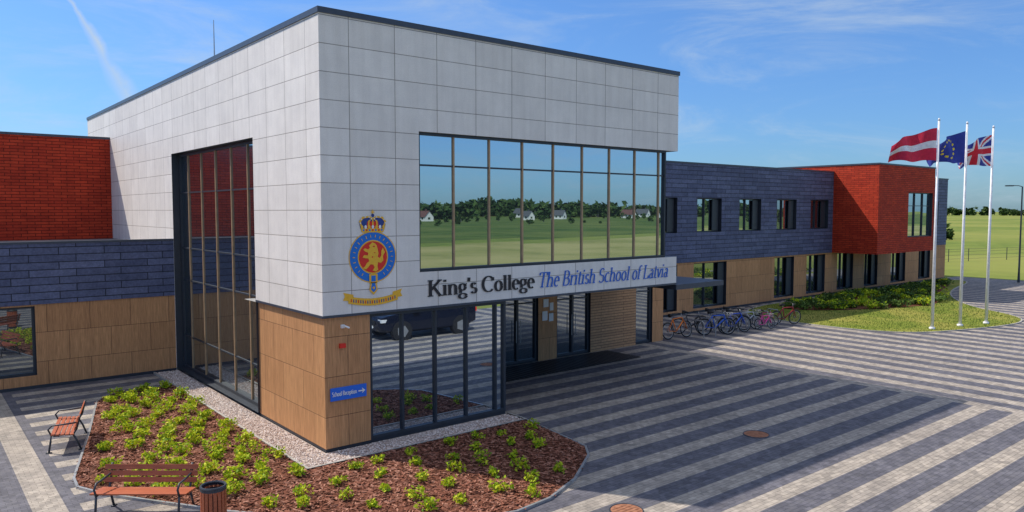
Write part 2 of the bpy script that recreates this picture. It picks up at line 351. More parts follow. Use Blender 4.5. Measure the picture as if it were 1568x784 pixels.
# ---------------------------------------------------------------- serif lettering
def A(cx,cy,rx,ry,a0,a1): return ('a',cx,cy,rx,ry,a0,a1)
def L(*p): return ('l',p)
def s_(x,y,w=.27): return ('s',x,y,w)
GL={
'K':(.88,[L((.14,0),(.14,1)),s_(.14,0,.34),s_(.14,1,.34),L((.72,.98),(.2,.42)),L((.33,.58),(.76,0)),s_(.7,1,.3),s_(.76,0,.3)]),
'i':(.32,[L((.15,0),(.15,.66)),s_(.15,0),s_(.08,.65,.15),L((.15,.84),(.15,.97))]),
'n':(.68,[L((.14,0),(.14,.66)),s_(.14,0),s_(.07,.65,.15),A(.33,.42,.18,.22,180,0),L((.51,.42),(.51,0)),s_(.51,0)]),
'g':(.58,[A(.27,.44,.18,.2,0,360),A(.28,-.12,.23,.15,0,360),L((.14,.26),(.12,.08)),L((.42,.6),(.54,.63))]),
"'":(.2,[L((.1,.76),(.12,1.0))]),
's':(.46,[A(.22,.49,.13,.15,20,270),A(.22,.17,.16,.16,90,-160)]),
'C':(.86,[A(.47,.5,.38,.49,45,315),L((.75,.92),(.75,.7))]),
'o':(.62,[A(.3,.33,.22,.32,0,360)]),
'l':(.32,[L((.15,0),(.15,1)),s_(.15,0),s_(.08,.99,.15)]),
'e':(.54,[A(.28,.33,.2,.32,0,310),L((.08,.36),(.48,.36))]),
'T':(.76,[L((.39,0),(.39,.98)),L((.04,.97),(.74,.97)),s_(.39,0),L((.05,.97),(.05,.8)),L((.73,.97),(.73,.8))]),
'h':(.68,[L((.14,0),(.14,1)),s_(.14,0),s_(.07,.99,.15),A(.33,.42,.18,.22,180,0),L((.51,.42),(.51,0)),s_(.51,0)]),
'B':(.74,[L((.16,0),(.16,1)),A(.34,.74,.23,.24,90,-90),A(.36,.26,.28,.25,90,-90),L((.04,.98),(.34,.98)),L((.16,.5),(.34,.5)),L((.04,.02),(.36,.02))]),
'R':(.78,[L((.16,0),(.16,1)),A(.36,.74,.24,.24,90,-90),L((.04,.98),(.34,.98)),L((.16,.5),(.36,.5)),L((.36,.5),(.7,0)),s_(.16,0)]),
'r':(.46,[L((.14,0),(.14,.66)),s_(.14,0),s_(.07,.65,.15),A(.3,.44,.16,.2,180,50)]),
'p':(.64,[L((.14,-.3),(.14,.66)),s_(.14,-.3),A(.34,.33,.2,.31,170,-170)]),
't':(.38,[L((.16,.1),(.16,.86)),A(.27,.12,.11,.11,180,310),L((.03,.64),(.34,.64))]),
'S':(.66,[A(.3,.74,.2,.24,30,270),A(.3,.26,.24,.25,90,-150)]),
'c':(.52,[A(.28,.33,.21,.32,50,310)]),
'f':(.38,[L((.16,0),(.16,.8)),A(.29,.8,.13,.18,180,40),L((.03,.64),(.34,.64)),s_(.16,0)]),
'L':(.7,[L((.16,0),(.16,1)),s_(.16,1,.3),L((.04,.02),(.62,.02)),L((.63,.0),(.63,.22))]),
'a':(.56,[A(.24,.17,.16,.17,0,360),L((.4,0),(.4,.46)),A(.25,.46,.15,.19,0,150),s_(.46,.01,.15)]),
'v':(.52,[L((.06,.66),(.26,0)),L((.26,0),(.46,.66)),s_(.06,.65,.2),s_(.46,.65,.2)]),
' ':(.3,[])}
def lettering(name,txt,x0,x1,z0,cap,y,mat,thick,thin,ital=0,parent=None):
    tot=sum(GL[c][0] for c in txt)*cap; k=(x1-x0)/tot; b=MB(); cx=0; off=[0]
    def put(q):
        off[0]+=.0004
        b.face([(x0+(cx+p[0]+ital*p[1])*cap*k,y-off[0],z0+p[1]*cap) for p in q],mat)
    def stroke(P):
        n=len(P);Lf=[];Rt=[]
        for i in range(n):
            a=P[max(i-1,0)];c=P[min(i+1,n-1)];tx,ty=c[0]-a[0],c[1]-a[1];l=math.hypot(tx,ty) or 1;tx/=l;ty/=l
            w=(thin+(thick-thin)*abs(ty)**1.3)/2
            Lf.append((P[i][0]-ty*w,P[i][1]+tx*w));Rt.append((P[i][0]+ty*w,P[i][1]-tx*w))
        for i in range(n-1): put([Lf[i],Lf[i+1],Rt[i+1],Rt[i]])
    for ch in txt:
        adv,st=GL[ch]; off[0]=0
        for q in st:
            if q[0]=='l': stroke(list(q[1]))
            elif q[0]=='a':
                _,ax,ay,rx,ry,a0,a1=q; n=18
                stroke([(ax+rx*math.cos(math.radians(a0+(a1-a0)*i/n)),ay+ry*math.sin(math.radians(a0+(a1-a0)*i/n))) for i in range(n+1)])
            else:
                _,sx,sy,sw=q; t=thin*.55; sy=sy+(t if sy<=.3 else -t); put([(sx-sw/2,sy-t),(sx+sw/2,sy-t),(sx+sw/2,sy+t),(sx-sw/2,sy+t)])
        cx+=adv
    return b.build(name,parent)
lettering('school_name_lettering',"King's College",2.82,6.33,3.44,.415,-.02,INK,.2,.06,0,SCH)
lettering('school_subtitle_lettering',"The British School of Latvia",6.45,12.1,3.43,.43,-.02,LBLUE,.14,.055,.22,SCH)
sg=empty('reception_sign')
b=MB(); b.box(.18,1.1,.03,.056,1.2,1.5,BLUE)
b.face([(.88,.02,1.335),(1.0,.02,1.335),(1.0,.02,1.365),(.88,.02,1.365)],WPAINT)
b.face([(.97,.018,1.28),(1.06,.018,1.35),(.97,.018,1.42),(1.0,.018,1.35)],WPAINT); b.build('panel',sg)
lettering('sign_lettering','School Reception',.21,.84,1.31,.1,.022,WPAINT,.2,.12,0,sg)
# ---------------------------------------------------------------- crest
cr=MB();CX,CZ=1.29,4.5
def cf(pts,lay,m): cr.face([(CX+p[0],-.006-lay*.003,CZ+p[1]) for p in pts],m)
def disc(cx,cz,rx,rz,lay,m,n=48): cf([(cx+rx*math.cos(2*math.pi*i/n),cz+rz*math.sin(2*math.pi*i/n)) for i in range(n)],lay,m)
disc(0,0,.63,.61,0,GOLD);disc(0,0,.605,.585,1,CBLUE);disc(0,0,.40,.40,2,GOLD);disc(0,0,.37,.37,3,CRED)
for i in range(26):
    a=2*math.pi*i/26
    if math.sin(a)<-.93: continue
    w=R(.007,.011); h=.034; c,sn=math.cos(a),math.sin(a); q=[]
    for du,dr in ((-w,-h),(w,-h*.9),(w*.4,h),(-w,h*.8)): q.append((c*(.505+dr)-sn*du,sn*(.495+dr)+c*du))
    cf(q,4,GOLD)
lion=[(-.05,.30),(.02,.33),(.06,.29),(.10,.26),(.08,.21),(.12,.17),(.20,.20),(.24,.17),(.20,.13),(.12,.10),(.13,.04),(.22,.05),(.26,.0),(.20,-.02),(.12,-.03),(.10,-.09),(.16,-.13),(.20,-.20),(.26,-.24),(.18,-.27),(.12,-.22),(.07,-.16),(.0,-.17),(-.03,-.24),(.02,-.30),(-.06,-.33),(-.12,-.29),(-.10,-.2),(-.12,-.12),(-.19,-.14),(-.25,-.08),(-.24,.02),(-.29,.1),(-.24,.2),(-.2,.13),(-.2,.03),(-.16,-.03),(-.11,.0),(-.13,.08),(-.11,.18),(-.09,.25)]
cf([(-x*1.08,z*1.06) for x,z in lion],5,GOLD)
for q in (((.02,.25),.03),((-.02,.0),.025),((.04,.1),.02)): disc(q[0][0],q[0][1],q[1],q[1]*.6,6,CRED,10)
cf([(-.11,-.40),(.11,-.40),(.11,-.62),(-.11,-.62)],5,GOLD);cf([(-.06,-.44),(.06,-.44),(.06,-.58),(-.06,-.58)],6,CBLUE)
cf([(-.08,-.6),(.08,-.6),(.11,-.78),(0,-.90),(-.11,-.78)],5,GOLD);cf([(-.045,-.62),(.045,-.62),(.07,-.77),(0,-.84),(-.07,-.77)],6,CBLUE);disc(0,-.73,.03,.03,7,GOLD,10)
cf([(-.28,.58),(.28,.58),(.32,.68),(-.32,.68)],2,GOLD)
for i in range(-3,4): disc(i*.08,.635,.025,.025,3,CRED if i%2==0 else CBLUE,12)
cf([(-.32,.68),(.32,.68),(.36,.83),(.26,.94),(.1,.96),(0,.9),(-.1,.96),(-.26,.94),(-.36,.83)],1,NAVY)
cf([(-.17,.68),(.17,.68),(.14,.84),(-.14,.84)],2,CRED)
for sx in (-1,1):
    arch=[(.30,.68),(.36,.84),(.27,.95),(.1,.97),(0,.92)]; inn=[(.0,.88),(.1,.93),(.24,.91),(.31,.83),(.26,.68)]
    cf([(sx*a,b) for a,b in arch+inn],3,GOLD)
    for q in ((.33,.80),(.30,.89),(.2,.945),(.1,.94),(.04,.90)): disc(sx*q[0],q[1],.017,.017,5,WPAINT,8)
    cf([(sx*.10,.70),(sx*.135,.70),(sx*.12,.86),(sx*.02,.9),(sx*.085,.84)],4,GOLD)
for i in range(-3,4): disc(i*.095,.71,.034,.045,5,GOLD if i%2 else WPAINT,10)
cf([(-.02,.70),(.02,.70),(.015,.9),(-.015,.9)],4,GOLD)
disc(0,.98,.04,.04,5,NAVY,14);cf([(-.012,1.0),(.012,1.0),(.012,1.12),(-.012,1.12)],5,GOLD);cf([(-.045,1.045),(.045,1.045),(.045,1.075),(-.045,1.075)],6,GOLD)
for sx in (-1,1): cf([(sx*.52,-.86),(sx*.78,-.80),(sx*.74,-.89),(sx*.79,-.98),(sx*.52,-1.02)],1,GOLD)
up_=[(-.66+1.32*i/16,-.89-.09*math.sin(math.pi*i/16)) for i in range(17)]; dn=[(x,z-.17) for x,z in up_][::-1]
cf(up_+dn,3,GOLD)
for i in range(20):
    x=-.58+i*.061; z=-.975-.09*math.sin(math.pi*(x+.66)/1.32); cf([(x-.014,z-.04),(x+.014,z-.035),(x+.008,z+.04),(x-.014,z+.035)],4,NAVY if i%3 else CRED)
o=cr.build('school_crest',SCH)
# ---------------------------------------------------------------- ground
flat('ground',[(-3000,-3000),(3000,-3000),(3000,3000),(-3000,3000)],0,FIELD)
flat('rough_meadow',[(-600,-420),(1200,-420),(1200,-105),(500,-92),(200,-110),(80,-95),(-600,-108)],.012,ROUGH)
flat('mown_field',[(-300,-92),(80,-84),(200,-98),(420,-80),(420,-36),(-300,-36)],.008,MOWN)
flat('plaza_paving',[(-45,-18),(30,-18),(44,-14),(52,-6),(62,-2),(62,9.6),(-45,14)],.004,PAVE)
rd=empty('access_road')
flat('carriageway',[(-200,-34),(200,-34),(200,-22),(-200,-22)],.004,ASPH,rd)
b=MB();b.box(-200,200,-22,-21.8,0,.12,KERB);b.box(-200,200,-34.2,-34,0,.12,KERB)
for i in range(-50,50): b.box(i*4,i*4+1.6,-28.06,-27.94,.006,.009,GREYW)
b.build('kerbs_and_markings',rd)
flat('footpath',[(62,1),(120,6),(120,8.5),(62,4.5)],.006,m_noise('path_concrete',(.2,.2,.2),(.28,.27,.26),5))
def edge(P,w,z,m,name):
    b=MB();n=len(P)
    for i in range(n):
        a=Vector((*P[i],0));c=Vector((*P[(i+1)%n],0));d=(c-a);l=d.length
        if l<.01: continue
        M=Matrix.Translation(a)@Matrix.Rotation(math.atan2(d.y,d.x),4,'Z'); b.box(-.01,l+.01,-w/2,w/2,0,z+R(0,.002),m,M)
    return b.build(name)
BED=[(-.75,9.4),(-2.2,9.4),(-2.8,9.1),(-3.1,8.5),(-3.85,5.3),(-4.75,1.8),(-4.78,1.2),(-4.45,.45),(-2.9,-1.9),(-1.2,-4.0),(0.3,-5.05),(1.3,-5.35),(2.2,-5.25),(3.3,-4.8),(4.6,-3.9),(5.0,-3.4),(5.1,-2.8),(5.4,-.75),(-.75,-.75)]
flat('mulch_bed',BED,.03,MULCH);edge(BED,.05,.055,STEEL,'bed_edging')
def leafquad(b,c,sz,m):
    d=Vector((R(-1,1),R(-1,1),R(-.4,1))).normalized(); e=d.cross(Vector((R(-1,1),R(-1,1),R(-1,1)))).normalized()
    c=Vector(c); b.face([c-d*sz,c+e*sz*.5,c+d*sz,c-e*sz*.5],m)
b=MB();cnt=0
while cnt<21000:
    x,y=R(-4.8,5.4),R(-5.4,9.4)
    if not inpoly(x,y,BED): continue
    cnt+=1;a=R(0,6.3);l=R(.02,.06);w=R(.008,.02);z=.034+R(0,.014);ca,sa=math.cos(a),math.sin(a);t=R(-.016,.016)
    b.face([(x-ca*l-sa*w,y-sa*l+ca*w,z+t),(x+ca*l-sa*w,y+sa*l+ca*w,z),(x+ca*l+sa*w,y+sa*l-ca*w,z-t+.01),(x-ca*l+sa*w,y-sa*l-ca*w,z+.008)],CHIP)
b.build('bark_chips')
STRIP=[(-.75,11.7),(0.05,11.7),(.05,.05),(5.4,.05),(5.4,-.75),(-.75,-.75)]
flat('pebble_strip',STRIP,.02,m_noise('pebble_base',(.28,.20,.17),(.55,.46,.40),25));edge([(-.75,11.7),(-.75,-.75),(5.4,-.75),(5.4,.0),(5.4,-.74),(-.74,-.74)],.05,.06,KERB,'pebble_strip_edging')
b=MB();cnt=0
while cnt<9000:
    x,y=R(-.75,5.4),R(-.75,11.7)
    if not inpoly(x,y,STRIP): continue
    if x>0 and y>0: continue
    cnt+=1;r=R(.014,.034);z=.02+r*.4;a=R(0,3.14);ca,sa=math.cos(a)*r,math.sin(a)*r;k=R(.6,1)
    b.add([(x+ca,y+sa,z),(x-sa*k,y+ca*k,z),(x-ca,y-sa,z),(x+sa*k,y-ca*k,z),(x,y,z+r*.6)],[(0,1,4),(1,2,4),(2,3,4),(3,0,4)],PEB)
b.build('pebbles')
def shrub(b,x,y,r,h,n,m,z0=.03,ls=.05):
    sh=[(R(-.65,.65)*r,R(-.65,.65)*r,R(.6,1)*h) for _ in range(5)]
    for _ in range(n):
        s=random.choice(sh);a=R(0,6.28);q=r*.52*math.sqrt(R(0,1));hh=R(.2,1)
        leafquad(b,(x+s[0]+math.cos(a)*q,y+s[1]+math.sin(a)*q,z0+s[2]*hh),ls*R(.6,1.2),m)
    for s in sh: b.tube([(x,y,z0),(x+s[0]*.8,y+s[1]*.8,z0+s[2]*.7)],.006,BWOOD,3,False)
b=MB()
yy=-1.0;row=0
while yy<9.3:
    xx=-4.6+(row%2)*.33
    while xx<-.95:
        x,y=xx+R(-.12,.12),yy+R(-.12,.12)
        if inpoly(x-.25,y,BED) and inpoly(x,y-.25,BED) and inpoly(x+.15,y,BED) and R(0,1)<.97: 
            s=R(.8,1.2); shrub(b,x,y,.24*s,.29*s,int(150*s),LEAF,.03,.05)
        xx+=.70
    yy+=.72;row+=1
yy=-1.35;row=0
while yy>-5.2:
    xx=-2.6+(row%2)*.4
    while xx<5.1:
        x,y=xx+R(-.16,.16),yy+R(-.14,.14)
        if (x>-.8 or y<-1.9) and inpoly(x-.2,y-.2,BED) and inpoly(x+.2,y-.2,BED) and R(0,1)<.93: 
            s=R(.6,1.05); shrub(b,x,y,.22*s,.27*s,int(115*s),LEAF,.03,.047)
        xx+=.84
    yy-=.74;row+=1
b.build('low_shrubs')
LAWN=smoothpoly([(27.2,8.8),(27.0,1.6),(27.9,-.7),(29.6,-1.7),(34.2,-3.0),(36.8,-2.9),(38.8,-1.6),(40.5,.8),(44.5,3.5),(50,5.6),(58,7.0),(58.5,9.2),(40,9.2)],2)
LAWN=[(x,min(y,9.2)) for x,y in LAWN]
flat('lawn',LAWN,.03,GRASS);edge(LAWN,.08,.045,KERB,'lawn_kerb')
b=MB();c=0
while c<16000:
    x,y=R(27,45),R(-3,8.8)
    if not inpoly(x,y,LAWN): continue
    c+=1;a=R(0,6.28);w=.012;h=R(.03,.08);b.face([(x-w*math.cos(a),y-w*math.sin(a),.03),(x+w*math.cos(a),y+w*math.sin(a),.03),(x+R(-.03,.03),y+R(-.03,.03),.03+h)],LEAFD)
b.build('lawn_grass_blades')
BED2=smoothpoly([(31.5,8.4),(31.5,5.8),(37,3.2),(41,2.6),(46,5.0),(56,7.6),(56,8.6)],2)
flat('ornamental_bed',BED2,.05,MULCH)
b=MB();c=0
while c<190:
    x,y=R(31,56),R(2.5,8.7)
    if not inpoly(x,y,BED2): continue
    if int(y*1.0)%2==0 and R(0,1)<.85: continue
    c+=1;s=R(.7,1.2);shrub(b,x,y,.45*s,.4*s,80,LEAFD if R(0,1)<.7 else LEAF,.05,.1)
b.build('ornamental_shrubs')
BED3=smoothpoly([(40.5,-4.2),(46,-1.0),(54,1.5),(58,0),(52,-5),(44,-7)],2)
flat('roadside_lawn',BED3,.03,GRASS);edge(BED3,.08,.045,KERB,'roadside_lawn_kerb')
b=MB();c=0
while c<120:
    x,y=R(40,58),R(-6,2)
    if not inpoly(x,y,BED3): continue
    c+=1;s=R(.7,1.2);shrub(b,x,y,.4*s,.4*s,60,LEAFD if R(0,1)<.6 else LEAF,.05,.1)
b.build('roadside_shrubs')
RUST=m_noise('rusty_iron',(.22,.09,.05),(.42,.2,.12),12)
for (x,y) in ((9.05,-5.35),(2.95,-6.55)):
    b=MB();n=28
    b.add([(x+.3*math.cos(6.2832*i/n),y+.3*math.sin(6.2832*i/n),z) for z in (.0,.014) for i in range(n)],[tuple(range(n,2*n))]+[(i,(i+1)%n,n+(i+1)%n,n+i) for i in range(n)],RUST)
    for k in range(-2,3):
        l=math.sqrt(.07-(k*.09)**2); b.box(x-l,x+l,y+k*.09-.012,y+k*.09+.012,.014,.02,RUST)
    b.ring((x,y,.01),.31,.014,DARK,'z'); b.build('manhole_cover')
b=MB();b.box(7.4,14.4,3.1,4.85,.005,.022,BLACK)
for k in range(35): b.box(7.45+k*.2,7.48+k*.2,3.15,4.8,.022,.026,DARK)
b.build('entrance_mat')
# ---------------------------------------------------------------- benches, bin
def bench(loc,ang,Ln=1.8):
    e=empty('park_bench');w=MB();f=MB()
    for i in range(5): w.box(-Ln/2,Ln/2,-.24+i*.095,-.165+i*.095,.43-.008*i,.455-.008*i,BWOOD)
    for i in range(3):
        M=Matrix.Translation((0,.25+.035*i,.55+.11*i))@Matrix.Rotation(math.radians(-15),4,'X'); w.box(-Ln/2,Ln/2,-.013,.013,-.045,.045,BWOOD,M)
    for sx in (-Ln/2+.12,Ln/2-.12):
        f.tube([(sx,-.3,0),(sx,-.26,.25),(sx,-.24,.41),(sx,0,.415),(sx,.2,.385),(sx,.27,.5),(sx,.36,.84)],.022,DARK,6)
        f.tube([(sx,.36,0),(sx,.28,.22),(sx,.2,.385)],.022,DARK,6)
        f.tube([(sx,-.24,.41),(sx,-.3,.55),(sx,-.22,.64),(sx,.0,.64),(sx,.3,.66)],.02,DARK,6)
        f.box(sx-.03,sx+.03,-.36,-.24,0,.02,DARK);f.box(sx-.03,sx+.03,.3,.42,0,.02,DARK)
    w.build('slats',e);f.build('frame',e,True)
    e.location=(loc[0],loc[1],.004);e.rotation_euler=(0,0,ang)
bench((-4.05,-1.0),math.atan2(-.632,.775),1.75)
bench((-4.42,4.75),math.atan2(-.97,-.24),1.7)
b=MB();
for i in range(18):
    a=2*math.pi*i/18;M=Matrix.Rotation(a,4,'Z');b.box(.19,.212,-.028,.028,.08,.80,BWOOD,M)
n=24
for (r,z0,z1) in ((.18,.05,.78),(.215,.80,.86),(.215,.06,.09)):
    b.add([(r*math.cos(6.2832*i/n),r*math.sin(6.2832*i/n),z) for z in (z0,z1) for i in range(n)],[(i,(i+1)%n,n+(i+1)%n,n+i) for i in range(n)],DARK)
b.ring((0,0,.86),.2,.022,DARK,'z');b.add([(.18*math.cos(6.2832*i/n),.18*math.sin(6.2832*i/n),.74) for i in range(n)],[tuple(range(n))],BLACK)
b.tube([(0,0,0),(0,0,.06)],.15,DARK,16)
o=b.build('litter_bin');o.location=(-3.35,-2.75,.004)
# ---------------------------------------------------------------- flags
FR=plain('flag_carmine',(.62,.02,.06),.8);FW=plain('flag_white',(.8,.8,.82),.8);FB=plain('flag_blue',(.03,.05,.32),.8);FY=plain('flag_yellow',(.85,.65,.03),.8);FR2=plain('flag_red',(.68,.02,.04),.8)
def latvia(u,v): return FW if .38<v<.62 else FR
def eu(u,v):
    for k in range(12):
        a=k*math.pi/6
        if math.hypot((u-.5)*1.5-.33*math.cos(a),v-.5-.33*math.sin(a))<.045: return FY
    return FB
def uk(u,v):
    X=(u-.5)*1.6;Z=v-.5
    if abs(X)<.1 or abs(Z)<.1: return FR2
    if abs(X)<.17 or abs(Z)<.17: return FW
    d=min(abs(X*.5/.8-Z),abs(X*.5/.8+Z))
    if d<.04: return FR2
    if d<.12: return FW
    return FB
WD=Vector((-.775,.632,0))
for (px,py,hh,fn,Lx,ang,ph) in ((30.1,-1.1,9.75,latvia,2.35,-6,.3),(32.15,-1.55,9.7,eu,2.0,8,1.7),(34.0,-2.05,9.6,uk,2.1,6,3.1)):
    e=empty('flagpole',(px,py,0));b=MB()
    b.tube([(0,0,0),(0,0,hh)],[.075,.045],POLE,14);b.tube([(0,0,0),(0,0,.12)],.13,POLE,14);b.tube([(0,0,hh),(0,0,hh+.1)],[.06,.03],POLE,10)
    b.tube([(.07,0,1),(.06,0,hh-.2)],.006,STEEL,4);b.build('pole',e,True)
    f=MB();nu,nv=72,44;D=Matrix.Rotation(math.radians(ang),3,'Z')@WD;N=Vector((-D.y,D.x,0));hgt=1.5
    def fp(i,j):
        s=i/nu;v=j/nv;w=.30*s**.6*math.sin(8.5*s+ph+2.2*(1-v))+.09*math.sin(19*s+ph*2+v*3)*s
        p=D*(Lx*(s*.87)+.07)+N*w; z=hh-.35-hgt*(1-v)*(1-.14*s)-.75*s**1.4*(.4+.6*v)+.11*math.sin(9*s+ph+v)*s
        return (p.x,p.y,z)
    idx={}
    for i in range(nu+1):
        for j in range(nv+1): idx[i,j]=len(f.v);f.v.append(fp(i,j))
    for i in range(nu):
        for j in range(nv):
            f.f.append((idx[i,j],idx[i+1,j],idx[i+1,j+1],idx[i,j+1]));f.mi.append(f.mat(fn((i+.5)/nu,(j+.5)/nv)))
    f.build('flag',e,True)
# ---------------------------------------------------------------- street lamps
def lamp(x,y,h=7.5,ang=0):
    b=MB();b.tube([(0,0,0),(0,0,.9),(0,0,h)],[.1,.07,.045],DARK,10);b.tube([(0,0,h),(.25,0,h+.08),(.9,0,h+.1)],.03,DARK,8)
    b.box(.6,1.15,-.13,.13,h+.04,h+.12,DARK);b.box(.65,1.1,-.1,.1,h+.03,h+.038,FW);b.tube([(0,0,0),(0,0,.05)],.18,KERB,12)
    o=b.build('street_lamp');o.location=(x,y,0);o.rotation_euler=(0,0,ang)
lamp(59.4,4.3,7.4,2.2);lamp(24,-36,7.5,1.57);lamp(60,-36,7.5,1.57);lamp(110,-36,7.5,1.57)
# ---------------------------------------------------------------- bicycles
TYRE=BLACK
def bike(x,y,ang,c,sc=1.0,lean=0.1,basket=False):
    m=plain('bike_paint',c,.3,0,.03);b=MB();r=.335
    for wx in (-.52,.52):
        b.ring((wx,0,r),r-.02,.022,TYRE);b.ring((wx,0,r),r-.05,.010,STEEL,seg=24,ts=4)
        b.tube([(wx,-.05,r),(wx,.05,r)],.025,STEEL,8)
        for k in range(12):
            a=k*math.pi/6+.1;b.tube([(wx,0.02*(-1)**k,r),(wx+math.cos(a)*(r-.05),0,r+math.sin(a)*(r-.05))],.002,STEEL,3,False)
        arc=[(wx+math.cos(math.radians(q))*(r+.02),0,r+math.sin(math.radians(q))*(r+.02)) for q in range(40,161,20)];b.tube(arc,.010,BLACK,5)
    bb=(-.06,0,.29);st=(-.2,0,.80);hd=(.34,0,.82);hd2=(.38,0,.68);rw=(-.52,0,r)
    b.tube([bb,st],.023,m);b.tube([st,hd],.023,m);b.tube([bb,hd2],.028,m);b.tube([hd,hd2],.028,m)
    for sy in (-.05,.05):
        b.tube([(bb[0],sy*.6,bb[2]),(rw[0],sy,rw[2])],.014,m,6);b.tube([(st[0],sy*.3,st[2]-.04),(rw[0],sy,rw[2])],.013,m,6);b.tube([(hd2[0],sy*.6,hd2[2]),(.42,sy,.6),(.52,sy,r)],.018,m,6)
    b.tube([st,(-.23,0,.93)],.013,STEEL);b.tube([(-.38,0,.95),(-.28,0,.955),(-.1,0,.94)],[.075,.065,.02],BLACK,8)
    b.tube([hd,(.31,0,.98)],.014,STEEL);b.tube([(.18,-.3,1.0),(.27,-.2,1.02),(.32,0,.99),(.27,.2,1.02),(.18,.3,1.0)],.012,BLACK,6)
    for sy in (-.3,.3): b.tube([(.18,sy,1.0),(.08,sy*1.03,.99)],.017,BLACK,6)
    b.ring((bb[0],.05,bb[2]),.09,.008,DARK,seg=16,ts=4);b.tube([(bb[0],.05,bb[2]),(.08,.07,.2),(.08,.14,.2)],.01,STEEL,5);b.tube([(bb[0],-.05,bb[2]),(-.2,-.07,.38),(-.2,-.14,.38)],.01,STEEL,5)
    if basket: 
        for z in (.72,.82,.92): b.tube([(.42,-.14,z),(.66,-.14,z),(.66,.14,z),(.42,.14,z)],.006,STEEL,4,closed=True)
        for q in ((.42,-.14),(.54,-.14),(.66,-.14),(.66,0),(.66,.14),(.54,.14),(.42,.14)): b.tube([(*q,.72),(*q,.92)],.005,STEEL,4)
    o=b.build('bicycle',None,True)
    o.matrix_world=Matrix.Translation((x,y,.006))@Matrix.Rotation(ang,4,'Z')@Matrix.Rotation(lean,4,'X')@Matrix.Scale(sc,4)
for i,(x,y,a,c,sc,bk) in enumerate([(18.9,4.9,-.1,(.8,.2,.02),1.08,0),(20.2,5.2,-.9,(.05,.05,.06),1.05,0),(21.0,4.4,-.5,(.02,.12,.6),1.08,1),(21.6,5.0,-1.1,(.25,.26,.28),1.05,0),(22.1,4.2,-.3,(.02,.08,.5),1.08,0),
    (22.9,4.9,-1.2,(.02,.02,.02),1.05,0),(23.4,4.5,-.6,(.5,.52,.55),1,1),(24.1,3.9,-.2,(.9,.08,.4),.78,1),(24.9,4.4,-.5,(.75,.05,.25),.82,0),(26.1,4.1,-.35,(.3,.03,.03),1.08,0)]):
    bike(x,y,a,c,sc,R(-.16,.16),bk)
b=MB()
for i in range(8):
    x=19.8+i*.85;b.tube([(x,4.2,0),(x,4.2,.65),(x,4.3,.75),(x,4.8,.75),(x,4.9,.65),(x,4.9,0)],.022,STEEL,8)
b.build('bike_rack')
# ---------------------------------------------------------------- parked car (seen in the lobby glass)
def car(x,y,ang):
    e=empty('parked_car');P=plain('dark_car_paint',(.006,.009,.022),.2,.1,.02);b=MB()
    st=[(-2.32,.62,.5,.78,.74),(-2.24,.82,.36,.92,.80),(-1.95,.9,.3,1.0,.86),(-1.2,.93,.28,1.08,.88),(-.6,.94,.28,1.12,.9),(1.0,.94,.28,1.15,.9),(1.9,.92,.3,1.17,.88),(2.25,.86,.38,1.12,.84),(2.34,.7,.55,1.0,.7)]
    vs=[];k=9
    for (sx,w,z0,z1,wt) in st:
        vs+=[(sx,-w*.8,z0),(sx,-w,z0+.1),(sx,-w*1.01,(z0+z1)/2+.05),(sx,-wt,z1),(sx,0,z1+.03),(sx,wt,z1),(sx,w*1.01,(z0+z1)/2+.05),(sx,w,z0+.1),(sx,w*.8,z0)]
    fs=[(i*k+j,i*k+(j+1)%k,(i+1)*k+(j+1)%k,(i+1)*k+j) for i in range(len(st)-1) for j in range(k)]+[tuple(range(k)),tuple(range((len(st)-1)*k,len(st)*k))]
    b.add(vs,fs,P)
    bot=[(-1.15,-.84),(2.2,-.80),(2.2,.80),(-1.15,.84)];top=[(-.35,-.64),(1.75,-.62),(1.75,.62),(-.35,.64)]
    cg=MB();vs=[(a,c,1.12) for a,c in bot]+[(a,c,1.66) for a,c in top];cg.add(vs,[(0,1,5,4),(1,2,6,5),(2,3,7,6),(3,0,4,7)],GLASS2);cg.build('car_windows',e)
    b.add([(-.4,-.67,1.655),(1.85,-.65,1.655),(1.85,.65,1.655),(-.4,.67,1.655),(-.2,-.52,1.73),(1.6,-.52,1.73),(1.6,.52,1.73),(-.2,.52,1.73)],[(0,1,5,4),(1,2,6,5),(2,3,7,6),(3,0,4,7),(4,5,6,7),(0,3,2,1)],P)
    for sy in (-1,1):
        for (bx,tx) in ((-1.15,-.38),(0.35,.4),(1.35,1.3),(2.2,1.78)): b.tube([(bx,sy*.845,1.1),(tx,sy*.655,1.67)],.035,P,6)
        b.tube([(-.2,sy*.6,1.77),(1.6,sy*.6,1.77)],.02,STEEL,6);b.box(-.95,-.7,sy*.98-.08,sy*.98+.08,1.1,1.25,P)
        b.box(-2.3,-2.0,sy*.72-.14,sy*.72+.14,.74,.86,WPAINT);b.box(2.2,2.36,sy*.68-.12,sy*.68+.12,.85,1.02,CRED)
        for wx in (-1.42,1.42):
            b.tube([(wx,sy*.70,.36),(wx,sy*.955,.36)],.42,BLACK,24);b.tube([(wx,sy*.72,.36),(wx,sy*.965,.36)],.36,TYRE,24)
            b.tube([(wx,sy*.9,.36),(wx,sy*.975,.36)],.24,STEEL,5);b.tube([(wx,sy*.9,.36),(wx,sy*.98,.36)],.09,STEEL,12)
    b.box(-2.36,-2.3,-.4,.4,.62,.76,BLACK);b.box(-2.37,-2.33,-.26,.26,.48,.58,WPAINT)
    b.build('car_body',e); e.location=(x,y,.006);e.rotation_euler=(0,0,ang);e.scale=(1.08,1.08,1.08)
car(10.85,-12.8,0)
